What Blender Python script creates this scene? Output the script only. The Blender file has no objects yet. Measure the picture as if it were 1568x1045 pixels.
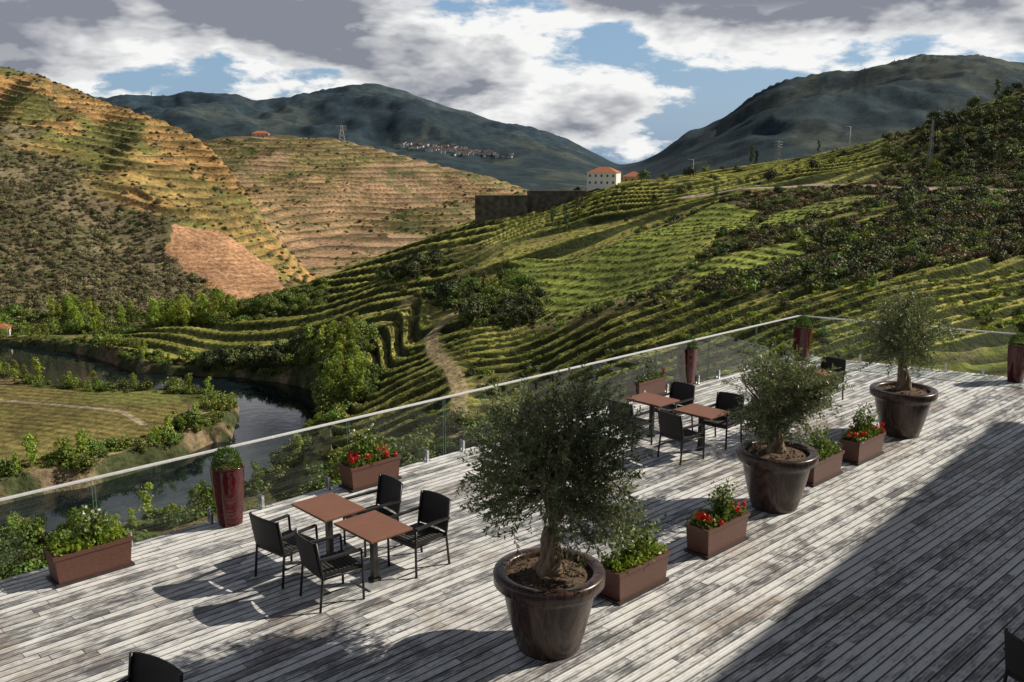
import bpy, math, random
import numpy as np
from mathutils import Vector, Matrix
random.seed(7); rng=np.random.default_rng(7)
scene=bpy.context.scene
# ---------------------------------------------------------------- helpers
def link(o,parent=None):
    scene.collection.objects.link(o)
    if parent: o.parent=parent
    return o
class NT:
    def __init__(s,nt): s.nt=nt; s.n=nt.nodes; s.l=nt.links
    def node(s,t,**k):
        n=s.n.new(t)
        for a,b in k.items(): setattr(n,a,b)
        return n
    def link(s,a,b): s.l.new(a,b)
    def setin(s,n,i,v):
        if isinstance(v,bpy.types.NodeSocket): s.link(v,n.inputs[i])
        elif v is not None: n.inputs[i].default_value=v
    def math(s,op,a,b=None,c=None,clamp=False):
        n=s.node('ShaderNodeMath',operation=op); n.use_clamp=clamp
        s.setin(n,0,a); s.setin(n,1,b); s.setin(n,2,c); return n.outputs[0]
    def noise(s,vec,scale,detail=4,rough=.55,dist=0):
        n=s.node('ShaderNodeTexNoise'); s.setin(n,'Vector',vec)
        n.inputs['Scale'].default_value=scale; n.inputs['Detail'].default_value=detail
        n.inputs['Roughness'].default_value=rough; n.inputs['Distortion'].default_value=dist
        return n.outputs[0]
    def mapv(s,vec,scale=(1,1,1),loc=(0,0,0),rot=(0,0,0)):
        n=s.node('ShaderNodeMapping'); s.link(vec,n.inputs[0])
        n.inputs['Location'].default_value=loc; n.inputs['Rotation'].default_value=rot; n.inputs['Scale'].default_value=scale
        return n.outputs[0]
    def mix(s,f,a,b,blend='MIX'):
        n=s.node('ShaderNodeMix',data_type='RGBA',blend_type=blend)
        s.setin(n,0,f)
        for i,v in ((6,a),(7,b)):
            if isinstance(v,(tuple,list)) and len(v)==3: v=(*v,1)
            s.setin(n,i,v)
        return n.outputs[2]
    def ss(s,v,lo,hi,a=0.,b=1.):
        n=s.node('ShaderNodeMapRange',interpolation_type='SMOOTHSTEP'); s.link(v,n.inputs[0])
        for i,x in enumerate((lo,hi,a,b)): n.inputs[i+1].default_value=x
        return n.outputs[0]
    def attr(s,name):
        n=s.node('ShaderNodeAttribute'); n.attribute_name=name; return n
    def bump(s,h,strength,dist=.02):
        n=s.node('ShaderNodeBump'); s.link(h,n.inputs['Height']); n.inputs['Strength'].default_value=strength; n.inputs['Distance'].default_value=dist
        return n.outputs[0]
def material(name,rough=.6,metal=0.,spec=.5):
    m=bpy.data.materials.new(name); m.use_nodes=True; T=NT(m.node_tree)
    b=T.n['Principled BSDF']; b.inputs['Roughness'].default_value=rough; b.inputs['Metallic'].default_value=metal
    b.inputs['Specular IOR Level'].default_value=spec
    return m,T,b
def simple(name,c1,c2,scale=8,rough=.6,metal=0.,bump=0.,stretch=(1,1,1),spec=.5):
    m,T,b=material(name,rough,metal,spec)
    tc=T.node('ShaderNodeTexCoord').outputs['Object']; v=T.mapv(tc,stretch)
    n=T.noise(v,scale,4); T.link(T.mix(T.ss(n,.3,.7),c1,c2),b.inputs['Base Color'])
    if bump: T.link(T.bump(n,bump),b.inputs['Normal'])
    return m
def leafmat(name,cols,rough=.5,trans=.25,instvar=0.):
    m,T,b=material(name,rough,spec=.35)
    r=T.attr('rnd').outputs['Fac']
    cr=T.node('ShaderNodeValToRGB'); T.link(r,cr.inputs[0])
    e=cr.color_ramp.elements
    e[0].position=0; e[0].color=(*cols[0],1); e[1].position=1; e[1].color=(*cols[-1],1)
    for i,c in enumerate(cols[1:-1]):
        k=e.new((i+1)/(len(cols)-1)); k.color=(*c,1)
    col=cr.outputs[0]
    if instvar:
        oi=T.node('ShaderNodeObjectInfo').outputs['Random']
        hs=T.node('ShaderNodeHueSaturation'); T.link(col,hs.inputs['Color'])
        T.link(T.ss(oi,0,1,.5-.04*instvar,.5+.03*instvar),hs.inputs['Hue'])
        o2=T.math('FRACT',T.math('MULTIPLY',oi,7.31)); T.link(T.ss(o2,0,1,1-.5*instvar,1+.6*instvar),hs.inputs['Value'])
        col=hs.outputs[0]
    T.link(col,b.inputs['Base Color'])
    if trans:
        tr=T.node('ShaderNodeBsdfTranslucent'); T.link(T.mix(1.,col,(1.0,1.1,.6),'MULTIPLY'),tr.inputs[0])
        mx=T.node('ShaderNodeMixShader'); mx.inputs[0].default_value=trans
        T.link(b.outputs[0],mx.inputs[1]); T.link(tr.outputs[0],mx.inputs[2])
        T.link(mx.outputs[0],T.n['Material Output'].inputs[0])
    return m
def unit(a): return a/np.maximum(np.linalg.norm(a,axis=-1,keepdims=True),1e-9)
def randunit(n): return unit(rng.normal(size=(n,3)))
def leafverts(P,D,N,L,W):
    S=unit(np.cross(D,N)); L=np.asarray(L).reshape(-1,1); W=np.asarray(W).reshape(-1,1)
    V=np.stack([P,P+D*L*.45+S*W*.5,P+D*L,P+D*L*.45-S*W*.5],1)
    return V.reshape(-1,3)
def fastmesh(name,V,F,smooth=False):
    me=bpy.data.meshes.new(name); V=np.asarray(V,np.float32); F=np.asarray(F,np.int32)
    me.vertices.add(len(V)); me.vertices.foreach_set('co',V.ravel())
    me.loops.add(F.size); me.loops.foreach_set('vertex_index',F.ravel())
    me.polygons.add(len(F)); me.polygons.foreach_set('loop_start',np.arange(0,F.size,4,dtype=np.int32))
    me.polygons.foreach_set('use_smooth',np.full(len(F),smooth))
    me.update(calc_edges=True); return me
class MB:
    def __init__(s): s.v=[]; s.f=[]; s.m=[]; s.sm=[]
    def add(s,V,F,mi=0,smooth=False):
        o=len(s.v); s.v.extend([tuple(map(float,p)) for p in V])
        s.f.extend([tuple(int(i)+o for i in f) for f in F]); s.m.extend([mi]*len(F)); s.sm.extend([smooth]*len(F))
    def box(s,c,sz,mi=0,rz=0.,rx=0.,taper=1.):
        hx,hy,hz=sz[0]/2,sz[1]/2,sz[2]/2
        V=[]
        M=Matrix.Rotation(rz,3,'Z')@Matrix.Rotation(rx,3,'X')
        for z in (-1,1):
            t=taper if z<0 else 1.
            for x,y in ((-1,-1),(1,-1),(1,1),(-1,1)):
                p=M@Vector((x*hx*t,y*hy*t,z*hz)); V.append((p.x+c[0],p.y+c[1],p.z+c[2]))
        s.add(V,[(0,3,2,1),(4,5,6,7),(0,1,5,4),(1,2,6,5),(2,3,7,6),(3,0,4,7)],mi)
    def tube(s,pts,rad,mi=0,n=8,smooth=True):
        pts=[Vector(p) for p in pts]; V=[];F=[]
        if not hasattr(rad,'__len__'): rad=[rad]*len(pts)
        for i,p in enumerate(pts):
            t=(pts[min(i+1,len(pts)-1)]-pts[max(i-1,0)]).normalized()
            a=Vector((1,0,0)) if abs(t.x)<.8 else Vector((0,1,0))
            u=t.cross(a).normalized(); w=t.cross(u)
            for k in range(n):
                q=2*math.pi*k/n; V.append(p+(u*math.cos(q)+w*math.sin(q))*rad[i])
        for i in range(len(pts)-1):
            for k in range(n):
                F.append((i*n+k,i*n+(k+1)%n,(i+1)*n+(k+1)%n,(i+1)*n+k))
        F.append(tuple(range(n-1,-1,-1))); F.append(tuple((len(pts)-1)*n+k for k in range(n)))
        s.add(V,F,mi,smooth)
    def lathe(s,prof,mi=0,n=56,c=(0,0),sq=0.):
        V=[];F=[]
        for r,z in prof:
            for k in range(n):
                q=2*math.pi*k/n; rr=r
                if sq: 
                    m=max(abs(math.cos(q)),abs(math.sin(q))); rr=r*((1-sq)+sq/m)
                V.append((c[0]+rr*math.cos(q),c[1]+rr*math.sin(q),z))
        for i in range(len(prof)-1):
            for k in range(n): F.append((i*n+k,i*n+(k+1)%n,(i+1)*n+(k+1)%n,(i+1)*n+k))
        s.add(V,F,mi,True)
    def quads(s,V,mi=0):
        n=len(V)//4; F=np.arange(n*4).reshape(n,4); s.add(V,F,mi)
    def mesh(s,name,mats):
        me=bpy.data.meshes.new(name); me.from_pydata(s.v,[],s.f)
        for m in mats: me.materials.append(m)
        me.polygons.foreach_set('material_index',s.m); me.polygons.foreach_set('use_smooth',s.sm)
        a=me.attributes.new('rnd','FLOAT','FACE'); a.data.foreach_set('value',rng.random(len(s.f)).astype(np.float32))
        me.update(); return me
    def obj(s,name,mats,loc=(0,0,0),rz=0.,bevel=0.,parent=None):
        o=bpy.data.objects.new(name,s.mesh(name,mats)); o.location=loc; o.rotation_euler=(0,0,rz)
        link(o,parent)
        if bevel:
            b=o.modifiers.new('bevel','BEVEL'); b.width=bevel; b.segments=2; b.limit_method='ANGLE'
        return o
# value noise
_T=rng.random((256,256))
def vn(x,y,s=0):
    x=x+s*17.3; y=y+s*31.7
    xi=np.floor(x).astype(int); yi=np.floor(y).astype(int); fx=x-xi; fy=y-yi
    fx=fx*fx*(3-2*fx); fy=fy*fy*(3-2*fy)
    g=lambda i,j:_T[i&255,j&255]
    return (g(xi,yi)*(1-fx)+g(xi+1,yi)*fx)*(1-fy)+(g(xi,yi+1)*(1-fx)+g(xi+1,yi+1)*fx)*fy
def fbm(x,y,o=4,s=0):
    t=0;a=1;w=0
    for i in range(o): t=t+a*vn(x*2**i,y*2**i,s+i*3); w+=a; a*=.5
    return t/w
def sst(x,a,b):
    t=np.clip((x-a)/(b-a),0,1); return t*t*(3-2*t)
def inpoly(X,Y,P):
    r=np.zeros(X.shape,bool); n=len(P)
    for i in range(n):
        x1,y1=P[i]; x2,y2=P[(i+1)%n]
        if y1==y2: continue
        c=((y1>Y)!=(y2>Y))&(X<(x2-x1)*(Y-y1)/(y2-y1)+x1); r^=c
    return r
def distline(X,Y,P):
    d=np.full(X.shape,1e9)
    for (x1,y1),(x2,y2) in zip(P[:-1],P[1:]):
        dx,dy=x2-x1,y2-y1; t=np.clip(((X-x1)*dx+(Y-y1)*dy)/(dx*dx+dy*dy),0,1)
        d=np.minimum(d,np.hypot(X-x1-t*dx,Y-y1-t*dy))
    return d
def blur(Z,k,axis):
    for _ in range(2):
        P=np.pad(Z,[(k,k) if i==axis else (0,0) for i in range(2)],mode='edge')
        C=np.cumsum(P,axis=axis); C=np.concatenate([np.zeros_like(np.take(C,[0],axis)),C],axis)
        n=Z.shape[axis]; hi=np.take(C,range(2*k+1,2*k+1+n),axis); lo=np.take(C,range(0,n),axis)
        Z=(hi-lo)/(2*k+1)
    return Z
# ---------------------------------------------------------------- terrain
H=5.3
A=np.concatenate([np.linspace(-1.3,-.64,40)[:-1],np.linspace(-.64,.64,1000),np.linspace(.64,1.3,40)[1:]])
R=np.concatenate([np.geomspace(14,85,45)[:-1],np.geomspace(85,900,760)[:-1],np.geomspace(900,6500,230)[:-1],np.array([6500,9000,14000,30000])])
nA,nR=len(A),len(R)
GA,GR=np.meshgrid(A,R,indexing='ij'); X=GA*GR; Y=GR
def layer(cols,ka=10,kr=10):
    a=[c[0] for c in cols]; K=len(cols[0][1]); 
    Ys=np.array([[k[0] for k in c[1]] for c in cols],float); Zs=np.array([[k[1] for k in c[1]] for c in cols],float)
    YY=np.stack([np.interp(A,a,Ys[:,k]) for k in range(K)],1); ZZ=np.stack([np.interp(A,a,Zs[:,k]) for k in range(K)],1)
    Z=np.stack([np.interp(R,YY[i],ZZ[i]) for i in range(nA)],0)
    Z=blur(Z,kr,1)
    if ka: Z=blur(Z,ka,0)
    return Z
# far mountains : (tangent of bearing, tangent of crest elevation)
l1=[(-1.3,.08),(-.871,.079),(-.532,.0595),(-.43,.052),(-.396,.0517),(-.335,.0556),(-.274,.052),(-.22,.055),(-.172,.061),(-.142,.066),(-.111,.063),(-.0875,.0556),(-.057,.0445),(-.0163,.0296),(.0244,.020),(.0583,.010),(.0855,-.003),(.1127,-.0147),(.133,-.010),(.18,.0147),(.221,.0336),(.248,.0523),(.282,.0695),(.306,.0773),(.35,.079),(.408,.0985),(.465,.1015),(.532,.097),(.689,.085),(.96,.066),(1.3,.06)]
c1=[]; YCa=[-1,.05,.113,.2,1]; YCy=[4300,4200,4100,3300,3300]
for a,e in l1:
    yc=float(np.interp(a,YCa,YCy))
    c1.append((a,[(14,-90),(1500,-80),(yc*.72,-60+.5*(H+e*yc+60)),(yc,H+e*yc),(yc*1.25,-200),(30000,-500)]))
Z1=layer(c1,4,5)
amp=np.clip((Z1+70)/150,0,1); YC1=np.interp(GA,YCa,YCy)
rid=1-np.abs(2*fbm(X/650+Y/1500,Y/900,5,3)-1)*1.6
rid2=1-np.abs(2*fbm(X/190,Y/260,4,8)-1)
keep=1-.85*np.exp(-((Y-YC1)/300)**2)
Z1=Z1+amp*np.where(Y>2000,1,0)*((rid-.6)*115*keep+(rid2-.7)*26*(.35+.65*keep))
l2=[(-1.3,850,.02),(-.53,850,.02),(-.33,850,.010),(-.289,850,.0147),(-.241,850,.0147),(-.194,840,.012),(-.153,820,.003),(-.126,800,-.004),(-.071,770,-.0168),(-.03,740,-.0255),(-.006,730,-.031),(.046,700,-.047),(.115,650,-.08),(.2,600,-.11),(1.3,600,-.11)]
Z2=layer([(a,[(14,-70),(455,-70),(480,-60),(yc,H+e*yc+2),(yc*1.12,H+e*yc-6),(yc*1.7,-90),(30000,-600)]) for a,yc,e in l2],6,5)
m2=np.clip((Z2+62)/25,0,1)
Z2=Z2+m2*((1-np.abs(2*fbm(X/130,Y/190,4,9)-1))-.75)*22*(1-.8*np.exp(-((Y-820)/60)**2))
l3=[(-1.3,800,.10,345),(-.86,780,.11,345),(-.66,760,.10,345),(-.53,750,.091,345),(-.489,740,.080,340),(-.43,720,.057,335),(-.391,700,.046,338),(-.351,680,.031,345),(-.317,650,.012,350),(-.297,620,-.008,352),(-.275,580,-.045,358),(-.26,550,-.072,365),(-.234,500,-.113,375),(-.214,470,-.134,400),(-.13,460,-.15,410),(1.3,460,-.2,410)]
Z3=layer([(a,[(14,-70),(ft-25,-60.5),(ft,-58),((ft+yc)/2,-58+.46*(H+e*yc+58)),(yc,H+e*yc),(yc*1.3,-70),(30000,-600)]) for a,yc,e,ft in l3],6,6)
T3=np.clip((Y-345)/(np.interp(GA,[c[0] for c in l3],[c[1] for c in l3])-345),0,1.5)
m3=np.clip((Z3+58)/25,0,1)
Z3=Z3+m3*((1-np.abs(2*fbm(X/110+Y/400,Y/240,4,5)-1))-.75)*26*(1-.8*np.exp(-((T3-1)/.12)**2))
l4=[(-1.3,[(14,-16),(100,-54),(130,-58),(150,-56.5),(200,-54.5),(250,-56),(265,-58),(300,-58),(350,-58)]),
(-.546,[(14,-16),(100,-54),(130,-58),(150,-56.5),(200,-54.5),(250,-56),(265,-58),(300,-58),(350,-58)]),
(-.434,[(14,-15),(110,-54),(140,-58),(160,-57),(220,-55),(255,-57.5),(268,-57.5),(288,-54.5),(330,-59)]),
(-.38,[(14,-15),(115,-54),(155,-58),(180,-56.5),(240,-56),(262,-58),(285,-56),(312,-53.2),(360,-60)]),
(-.316,[(14,-14),(120,-54),(165,-58),(200,-56.5),(262,-58),(290,-57),(315,-55.5),(335,-52.5),(400,-62)]),
(-.253,[(14,-12),(130,-52),(180,-58),(230,-58),(265,-57.5),(290,-55),(320,-51),(345,-46.5),(420,-62)]),
(-.198,[(14,-11),(70,-28),(130,-46),(180,-48),(235,-50),(290,-49.5),(330,-47),(355,-42.5),(430,-62)]),
(-.156,[(14,-11),(70,-30),(125,-45),(165,-45.5),(215,-45),(290,-45),(340,-41),(370,-37),(450,-62)]),
(-.100,[(14,-10),(60,-26),(120,-42),(160,-41),(225,-40),(305,-38.7),(350,-32.9),(375,-29),(470,-62)]),
(-.045,[(14,-9),(60,-25),(120,-40),(165,-37.5),(225,-35.2),(300,-33.8),(350,-28),(385,-22),(480,-62)]),
(0,[(14,-9),(60,-24),(120,-37),(180,-36.3),(230,-34.5),(300,-29.6),(345,-22.8),(390,-18),(490,-62)]),
(.053,[(14,-9),(50,-18),(115,-31),(175,-31.2),(220,-29.5),(285,-25.8),(340,-20),(395,-14.5),(500,-62)]),
(.1155,[(14,-8),(50,-14),(105,-24.5),(160,-24.6),(210,-24.9),(270,-20.3),(340,-13),(400,-6.8),(520,-62)]),
(.22,[(14,-8),(45,-12),(95,-20.5),(140,-20),(200,-17.9),(260,-14),(330,-8),(420,.8),(560,-60)]),
(.324,[(14,-8),(45,-11),(85,-15.5),(130,-15.5),(180,-15.6),(280,-7.9),(350,.6),(420,9.5),(600,-60)]),
(.429,[(14,-8),(45,-11),(75,-13),(125,-12.5),(170,-12),(240,-6),(300,1.3),(380,16),(600,-60)]),
(.546,[(14,-8),(40,-10),(65,-12),(110,-10.5),(150,-10),(210,-4.6),(300,11),(380,33),(620,-60)]),
(.75,[(14,-8),(40,-8),(60,-9),(110,-7),(150,-4),(210,4),(300,24),(380,50),(620,-60)]),
(1.3,[(14,-8),(40,-7),(60,-6),(110,-6),(150,0),(210,10),(300,34),(380,60),(620,-60)])]
l4=[(a,k+[(30000,-600)]) for a,k in l4]
Z4=layer(l4,14,10)
land=np.clip((Z4+58.5)/3,0,1)*np.where((Y<262)&(GA<-.2),0,1)
land=blur(land,3,1)
Z4=Z4+np.clip((Z4+56)/10,0,1)*(fbm(X/55,Y/60,3,12)-.5)*8*np.clip((Y-60)/60,0,1)
Zb=np.stack([Z1,Z2,Z3,Z4],0); idx=np.argmax(Zb,0); Z=np.max(Zb,0)
far=Y>6600
Z=np.where(far,-200-(Y-6500)*.012,Z)
river=[(-900,345),(-400,330),(-260,308),(-180,302),(-150,290),(-118,260),(-84,254),(-63,241),(-56,222),(-55,203),(-61,186),(-74,166),(-92,153),(-130,140),(-400,110),(-900,90)]
rd=distline(X,Y,river)+ (fbm(X/14,Y/14,3,2)-.5)*5
hw=np.where((Y>205)&(Y<245)&(X>-90),10.,13.5)
# colours -----------------------------------------------------------
def C(r,g,b): return np.array([r,g,b])
n1=fbm(X/60,Y/60,5,21); n2=fbm(X/14,Y/14,4,22); n3=fbm(X/5,Y/5,3,23)
def lerp(a,b,t): return a+(b-a)*t[...,None]
zero=np.zeros(X.shape+(3,))
# L1
m=fbm(X/230,Y/300,5,31); mm=fbm(X/60,Y/90,4,33)
c=lerp(C(.028,.045,.05)+zero,C(.075,.085,.065),sst(m+.25*(mm-.5),.48,.64)); c=lerp(c,C(.018,.032,.034),sst(mm,.50,.64)*.85)
c=lerp(c,C(.045,.08,.125),np.clip((Y-2600)/5000,0,.35)+.17)  # distance haze painted into the ground colour as a blue tint
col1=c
def terr(g,lo=.68): 
    f=g-np.floor(g); return f, sst(f,lo,.98)
# L2 terraces
g2=(Z2+ (fbm(X/80,Y/80,3,40)-.5)*8+(n2-.5)*.8)/3.1; f2,r2=terr(g2,.55)
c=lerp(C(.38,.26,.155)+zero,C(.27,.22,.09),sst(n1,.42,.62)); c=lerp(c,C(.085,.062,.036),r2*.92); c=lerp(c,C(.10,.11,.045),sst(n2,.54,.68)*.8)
c=lerp(c,C(.46,.28,.17),sst(fbm(X/90,Y/60,3,51),.6,.7)*(1-r2)*.6)
col2=c
dz2=(r2-f2)*3.4*m2*.85
# L3
g3=(Z3+.10*X+(fbm(X/70,Y/70,3,41)-.5)*9+(n2-.5)*1.4)/3.7; f3,r3=terr(g3,.58)
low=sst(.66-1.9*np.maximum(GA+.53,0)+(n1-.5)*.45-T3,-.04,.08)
tb3=sst(fbm(X/40,Y/50,3,71),.30,.44)
c=lerp(C(.36,.25,.09)+zero,C(.20,.20,.06),sst(n1,.42,.6)); c=lerp(c,C(.50,.27,.11),sst(fbm(X/55,Y/55,3,52),.50,.62)*.85)
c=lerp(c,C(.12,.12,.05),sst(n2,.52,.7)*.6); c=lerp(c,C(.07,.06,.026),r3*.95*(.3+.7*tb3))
c=lerp(c,lerp(C(.13,.12,.06)+zero,C(.22,.175,.105),sst(n2,.4,.65)),low)  # scrub ground; its darker tone also paints cloud shadow on the lower hill
Xw=X+(n2-.5)*14; Yw=Y+(n1-.5)*16
och=inpoly(Xw,Yw,[(-168,458),(-162,440),(-122,388),(-88,384),(-100,420),(-118,448),(-144,462)])
fr=(Z3+.05*X)/1.3; c=np.where(och[...,None],lerp(C(.48,.27,.15)+zero,C(.27,.16,.085),sst(np.sin(fr*6.28)+(n2-.5)*2,.0,.9)*.6),c)
col3=c; dz3=(r3-f3)*3.8*m3*(1-low*.85)*np.where(och,0,1)*.9*(.35+.65*tb3)
# L4
wv=(vn(X/85+.3*Y/85,Y/110,60)-.5)*76+(vn(X/36,Y/42,61)-.5)*26
left=sst(-.02-GA+(Y-300)*.0012,0,.08)
g4=(Y+wv*(1-.8*left)+.35*X*left)/np.where(Y>0,9.8,1)+(n2-.5)*.10
f4,r4=terr(g4,.58)
tb=sst(fbm(X/32,Y/38,3,77),.24,.34)
grass=lerp(C(.19,.20,.04)+zero,C(.34,.33,.075),sst(n2,.35,.65))
soil=lerp(C(.25,.175,.095)+zero,C(.15,.145,.045),sst(n1,.4,.6)*(1-.5*left))
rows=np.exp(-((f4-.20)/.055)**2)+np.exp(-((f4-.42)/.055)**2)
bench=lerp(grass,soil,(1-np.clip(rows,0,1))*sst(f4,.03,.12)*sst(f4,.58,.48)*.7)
c=lerp(bench,lerp(C(.028,.04,.011)+zero,C(.065,.07,.022),n3),sst(f4,.54,.61)*sst(f4,.93,.88))  # riser grass dark green, with its shade put into the colour
c=np.where(((f4>.90)|(f4<.06))[...,None],grass*1.2,c)  # bench crests lightened in colour as if sunlit
c=lerp(lerp(C(.11,.115,.035)+zero,C(.21,.18,.08),sst(n2,.4,.6)),c,.15+.85*tb)
bright=inpoly(X+(n2-.5)*12+(n1-.5)*10,Y+(n1-.5)*22,[(-2,296),(27,270),(59,285),(70,268),(46,215),(30,190),(12,206),(4,240)])
bright2=inpoly(X+(n2-.5)*12,Y+(n1-.5)*18,[(60,220),(68,258),(92,262),(104,246),(80,224)])|inpoly(X+(n2-.5)*12,Y+(n1-.5)*10,[(32,180),(42,203),(60,203),(56,182)])
br=bright|bright2
vph=np.sin((X*.8+Y*.45+(n1-.5)*8)*6.283/4.2); vr=sst(vph,-.3,.5)
fieldc=lerp(C(.27,.31,.06)+zero,C(.14,.17,.035),vr*.9); fieldc=lerp(fieldc,C(.36,.34,.09),sst(n2,.5,.72)*.5); fieldc=lerp(fieldc,C(.17,.15,.06),sst(n1,.58,.7)*.5)
c=np.where(br[...,None],fieldc,c)
# scrub on the right hill; darker ground colour also stands in for cloud shadow
hs=sst(GA,.11,.19)*sst(Y+(n1-.5)*70,128,150)*sst(Y+(n1-.5)*90,305,265)
hs=np.maximum(hs,sst(GA,.37,.45)*sst(Y,135,150))
hs=hs*(~br)*sst(n1,.32,.44)
rav=sst(-np.abs(GA+.065+.0009*(Y-300)),-.06,-.035)*sst(Y,205,235)*sst(Y,348,330)*sst(n1,.3,.42)
c=lerp(c,lerp(C(.08,.085,.032)+zero,C(.16,.13,.065),n2),np.maximum(hs,rav))
# spit vineyard
spit=inpoly(Xw*.5+X*.5,Y,[(-260,250),(-131,243),(-90,236),(-78,222),(-79,204),(-82,183),(-92,168),(-140,150),(-260,130)])
sc=lerp(C(.21,.16,.06)+zero,C(.10,.105,.03),sst(np.sin((X*.25+Y*.97)*6.283/3.0),-.3,.5)*.85)
sc=lerp(sc,C(.13,.16,.04),sst(n1,.45,.6)*.5)
flat=(idx==3)&(Z4<-53.5)&(Y<264)
c=np.where(flat[...,None],lerp(C(.09,.105,.03)+zero,C(.20,.15,.08),sst(n2,.45,.65)),c)
c=np.where((spit&flat)[...,None],sc,c)
pd=distline(X,Y,[(-260,235),(-131,226),(-92,214),(-84,206)]); c=np.where(((pd<.9)&flat)[...,None],C(.32,.26,.18),c)
pe=np.abs(distline(X,Y,[(-260,128),(-140,150),(-90,170),(-80,186),(-74,205),(-72,222)])-1.5); c=np.where(((pe<1.8)&flat)[...,None],lerp(C(.38,.28,.15)+zero,C(.12,.12,.05),n3),c)
bank=(rd<hw+3.5)&(rd>hw-3)&(Z4<-50); c=np.where(bank[...,None],lerp(C(.20,.15,.09)+zero,C(.06,.07,.03),sst(n3,.3,.5)),c)
path=distline(X,Y,[(-9,258),(-16,240),(-20,228),(-18.5,214),(-16,200),(-12,183),(-9.4,167),(-9,145)])+(n3-.5)*.8
c=lerp(c,C(.44,.34,.18)+zero,sst(path,1.8,1.2))
road=distline(X,Y,[(60,330),(97,305),(102,285),(107,246),(113,205),(118,150)])+(n3-.5)*.8
c=lerp(c,C(.42,.32,.27)+zero,sst(road,2.2,1.5))
tam=np.interp(Y,[90,160,250,400],[2.0,2.5,3.2,3.7])
rb_=np.clip(rows,0,1)*sst(n3,.3,.5)*.7
dz4=((r4-f4)*tam+rb_)*land*(1-np.maximum(hs,rav)*.8)*np.where(br,0,1)*sst(path,1.5,4)*sst(road,2,5)*np.clip((Y-50)/40,0,1)*(.3+.7*tb)
c4=c
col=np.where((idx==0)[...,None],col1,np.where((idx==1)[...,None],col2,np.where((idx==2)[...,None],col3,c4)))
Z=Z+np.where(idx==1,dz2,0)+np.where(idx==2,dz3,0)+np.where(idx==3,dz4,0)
carve=sst(rd,hw+2.5,hw-3); Z=Z*(1-carve)+(-64)*carve
V=np.stack([X,Y,Z],-1).reshape(-1,3)
ii=np.arange(nA*nR).reshape(nA,nR)
F=np.stack([ii[:-1,:-1],ii[1:,:-1],ii[1:,1:],ii[:-1,1:]],-1).reshape(-1,4)
me=fastmesh('terrain',V,F,True)
ca=me.color_attributes.new('cover_shade_haze','FLOAT_COLOR','POINT')
ca.data.foreach_set('color',np.concatenate([col,np.ones(col.shape[:2]+(1,))],-1).astype(np.float32).ravel())
terrain=link(bpy.data.objects.new('terrain',me))
m,T,b=material('hillside_ground',.95,spec=.12)
geo=T.node('ShaderNodeNewGeometry').outputs['Position']
ac=T.attr('cover_shade_haze').outputs['Color']
na=T.noise(geo,.45,3,.75); nb=T.noise(geo,.03,4,.75)
v=T.math('MULTIPLY',T.ss(na,.3,.7,.55,1.45),T.ss(nb,.35,.65,.76,1.26))
vc=T.node('ShaderNodeVectorMath',operation='SCALE'); T.link(ac,vc.inputs[0]); T.link(v,vc.inputs['Scale'])
T.link(vc.outputs[0],b.inputs['Base Color']); T.link(T.bump(na,.6,1.0),b.inputs['Normal'])
me.materials.append(m)
def zat(x,y):
    a=x/y; i=np.clip(np.searchsorted(A,a)-1,0,nA-2); j=np.clip(np.searchsorted(R,y)-1,0,nR-2)
    u=(a-A[i])/(A[i+1]-A[i]); w=(y-R[j])/(R[j+1]-R[j])
    return Z[i,j]*(1-u)*(1-w)+Z[i+1,j]*u*(1-w)+Z[i,j+1]*(1-u)*w+Z[i+1,j+1]*u*w
# river
wb=MB(); wb.add([(-1200,60,-60),(20,60,-60),(20,420,-60),(-1200,420,-60)],[(0,1,2,3)])
m,T,b=material('river_water',.05,spec=.5); b.inputs['Base Color'].default_value=(.008,.014,.017,1)
geo=T.node('ShaderNodeNewGeometry').outputs['Position']; w1=T.noise(geo,.35,2); T.link(T.bump(w1,.07,.3),b.inputs['Normal'])
wb.obj('river',[m])
# ---------------------------------------------------------------- vegetation prototypes
bark=simple('bark',(.10,.075,.055),(.22,.18,.14),14,.9,bump=.6,stretch=(1,1,.3))
def bush_mesh(name,mat,n=300,flat=.75,tall=1.,lobes=9,leaf=.2,trunk=False):
    mb=MB()
    cs=unit(rng.normal(size=(lobes,3)))*rng.uniform(.2,.66,(lobes,1)); cs[:,2]=np.abs(cs[:,2])*tall*1.1; rs=rng.uniform(.24,.5,lobes)
    if tall>1.4: cs[:,:2]*=.55; rs*=.75; cs[:,2]=np.linspace(.3,tall*1.5,lobes)
    k=rng.integers(0,lobes,n); d=randunit(n); d[:,2]=d[:,2]*.9+.12; d=unit(d)
    P=cs[k]+d*rs[k][:,None]*rng.uniform(.65,1.16,(n,1)); P[:,2]=(P[:,2]+.15)*flat+(.45 if trunk else .0); P[:,2]=np.maximum(P[:,2],.02)
    N=unit(d+randunit(n)*.6); D=unit(np.cross(N,randunit(n)))
    L=rng.uniform(.6,1.3,n)*leaf
    mb.quads(leafverts(P-D*L[:,None]*.5,D,N,L,L*.9),0)
    if trunk: mb.tube([(0,0,-.3),(.02,0,.4),(-.03,.03,.9)],[.09,.06,.03],1,5)
    return bpy.data.objects.new(name,mb.mesh(name,[mat,bark]))
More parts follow.
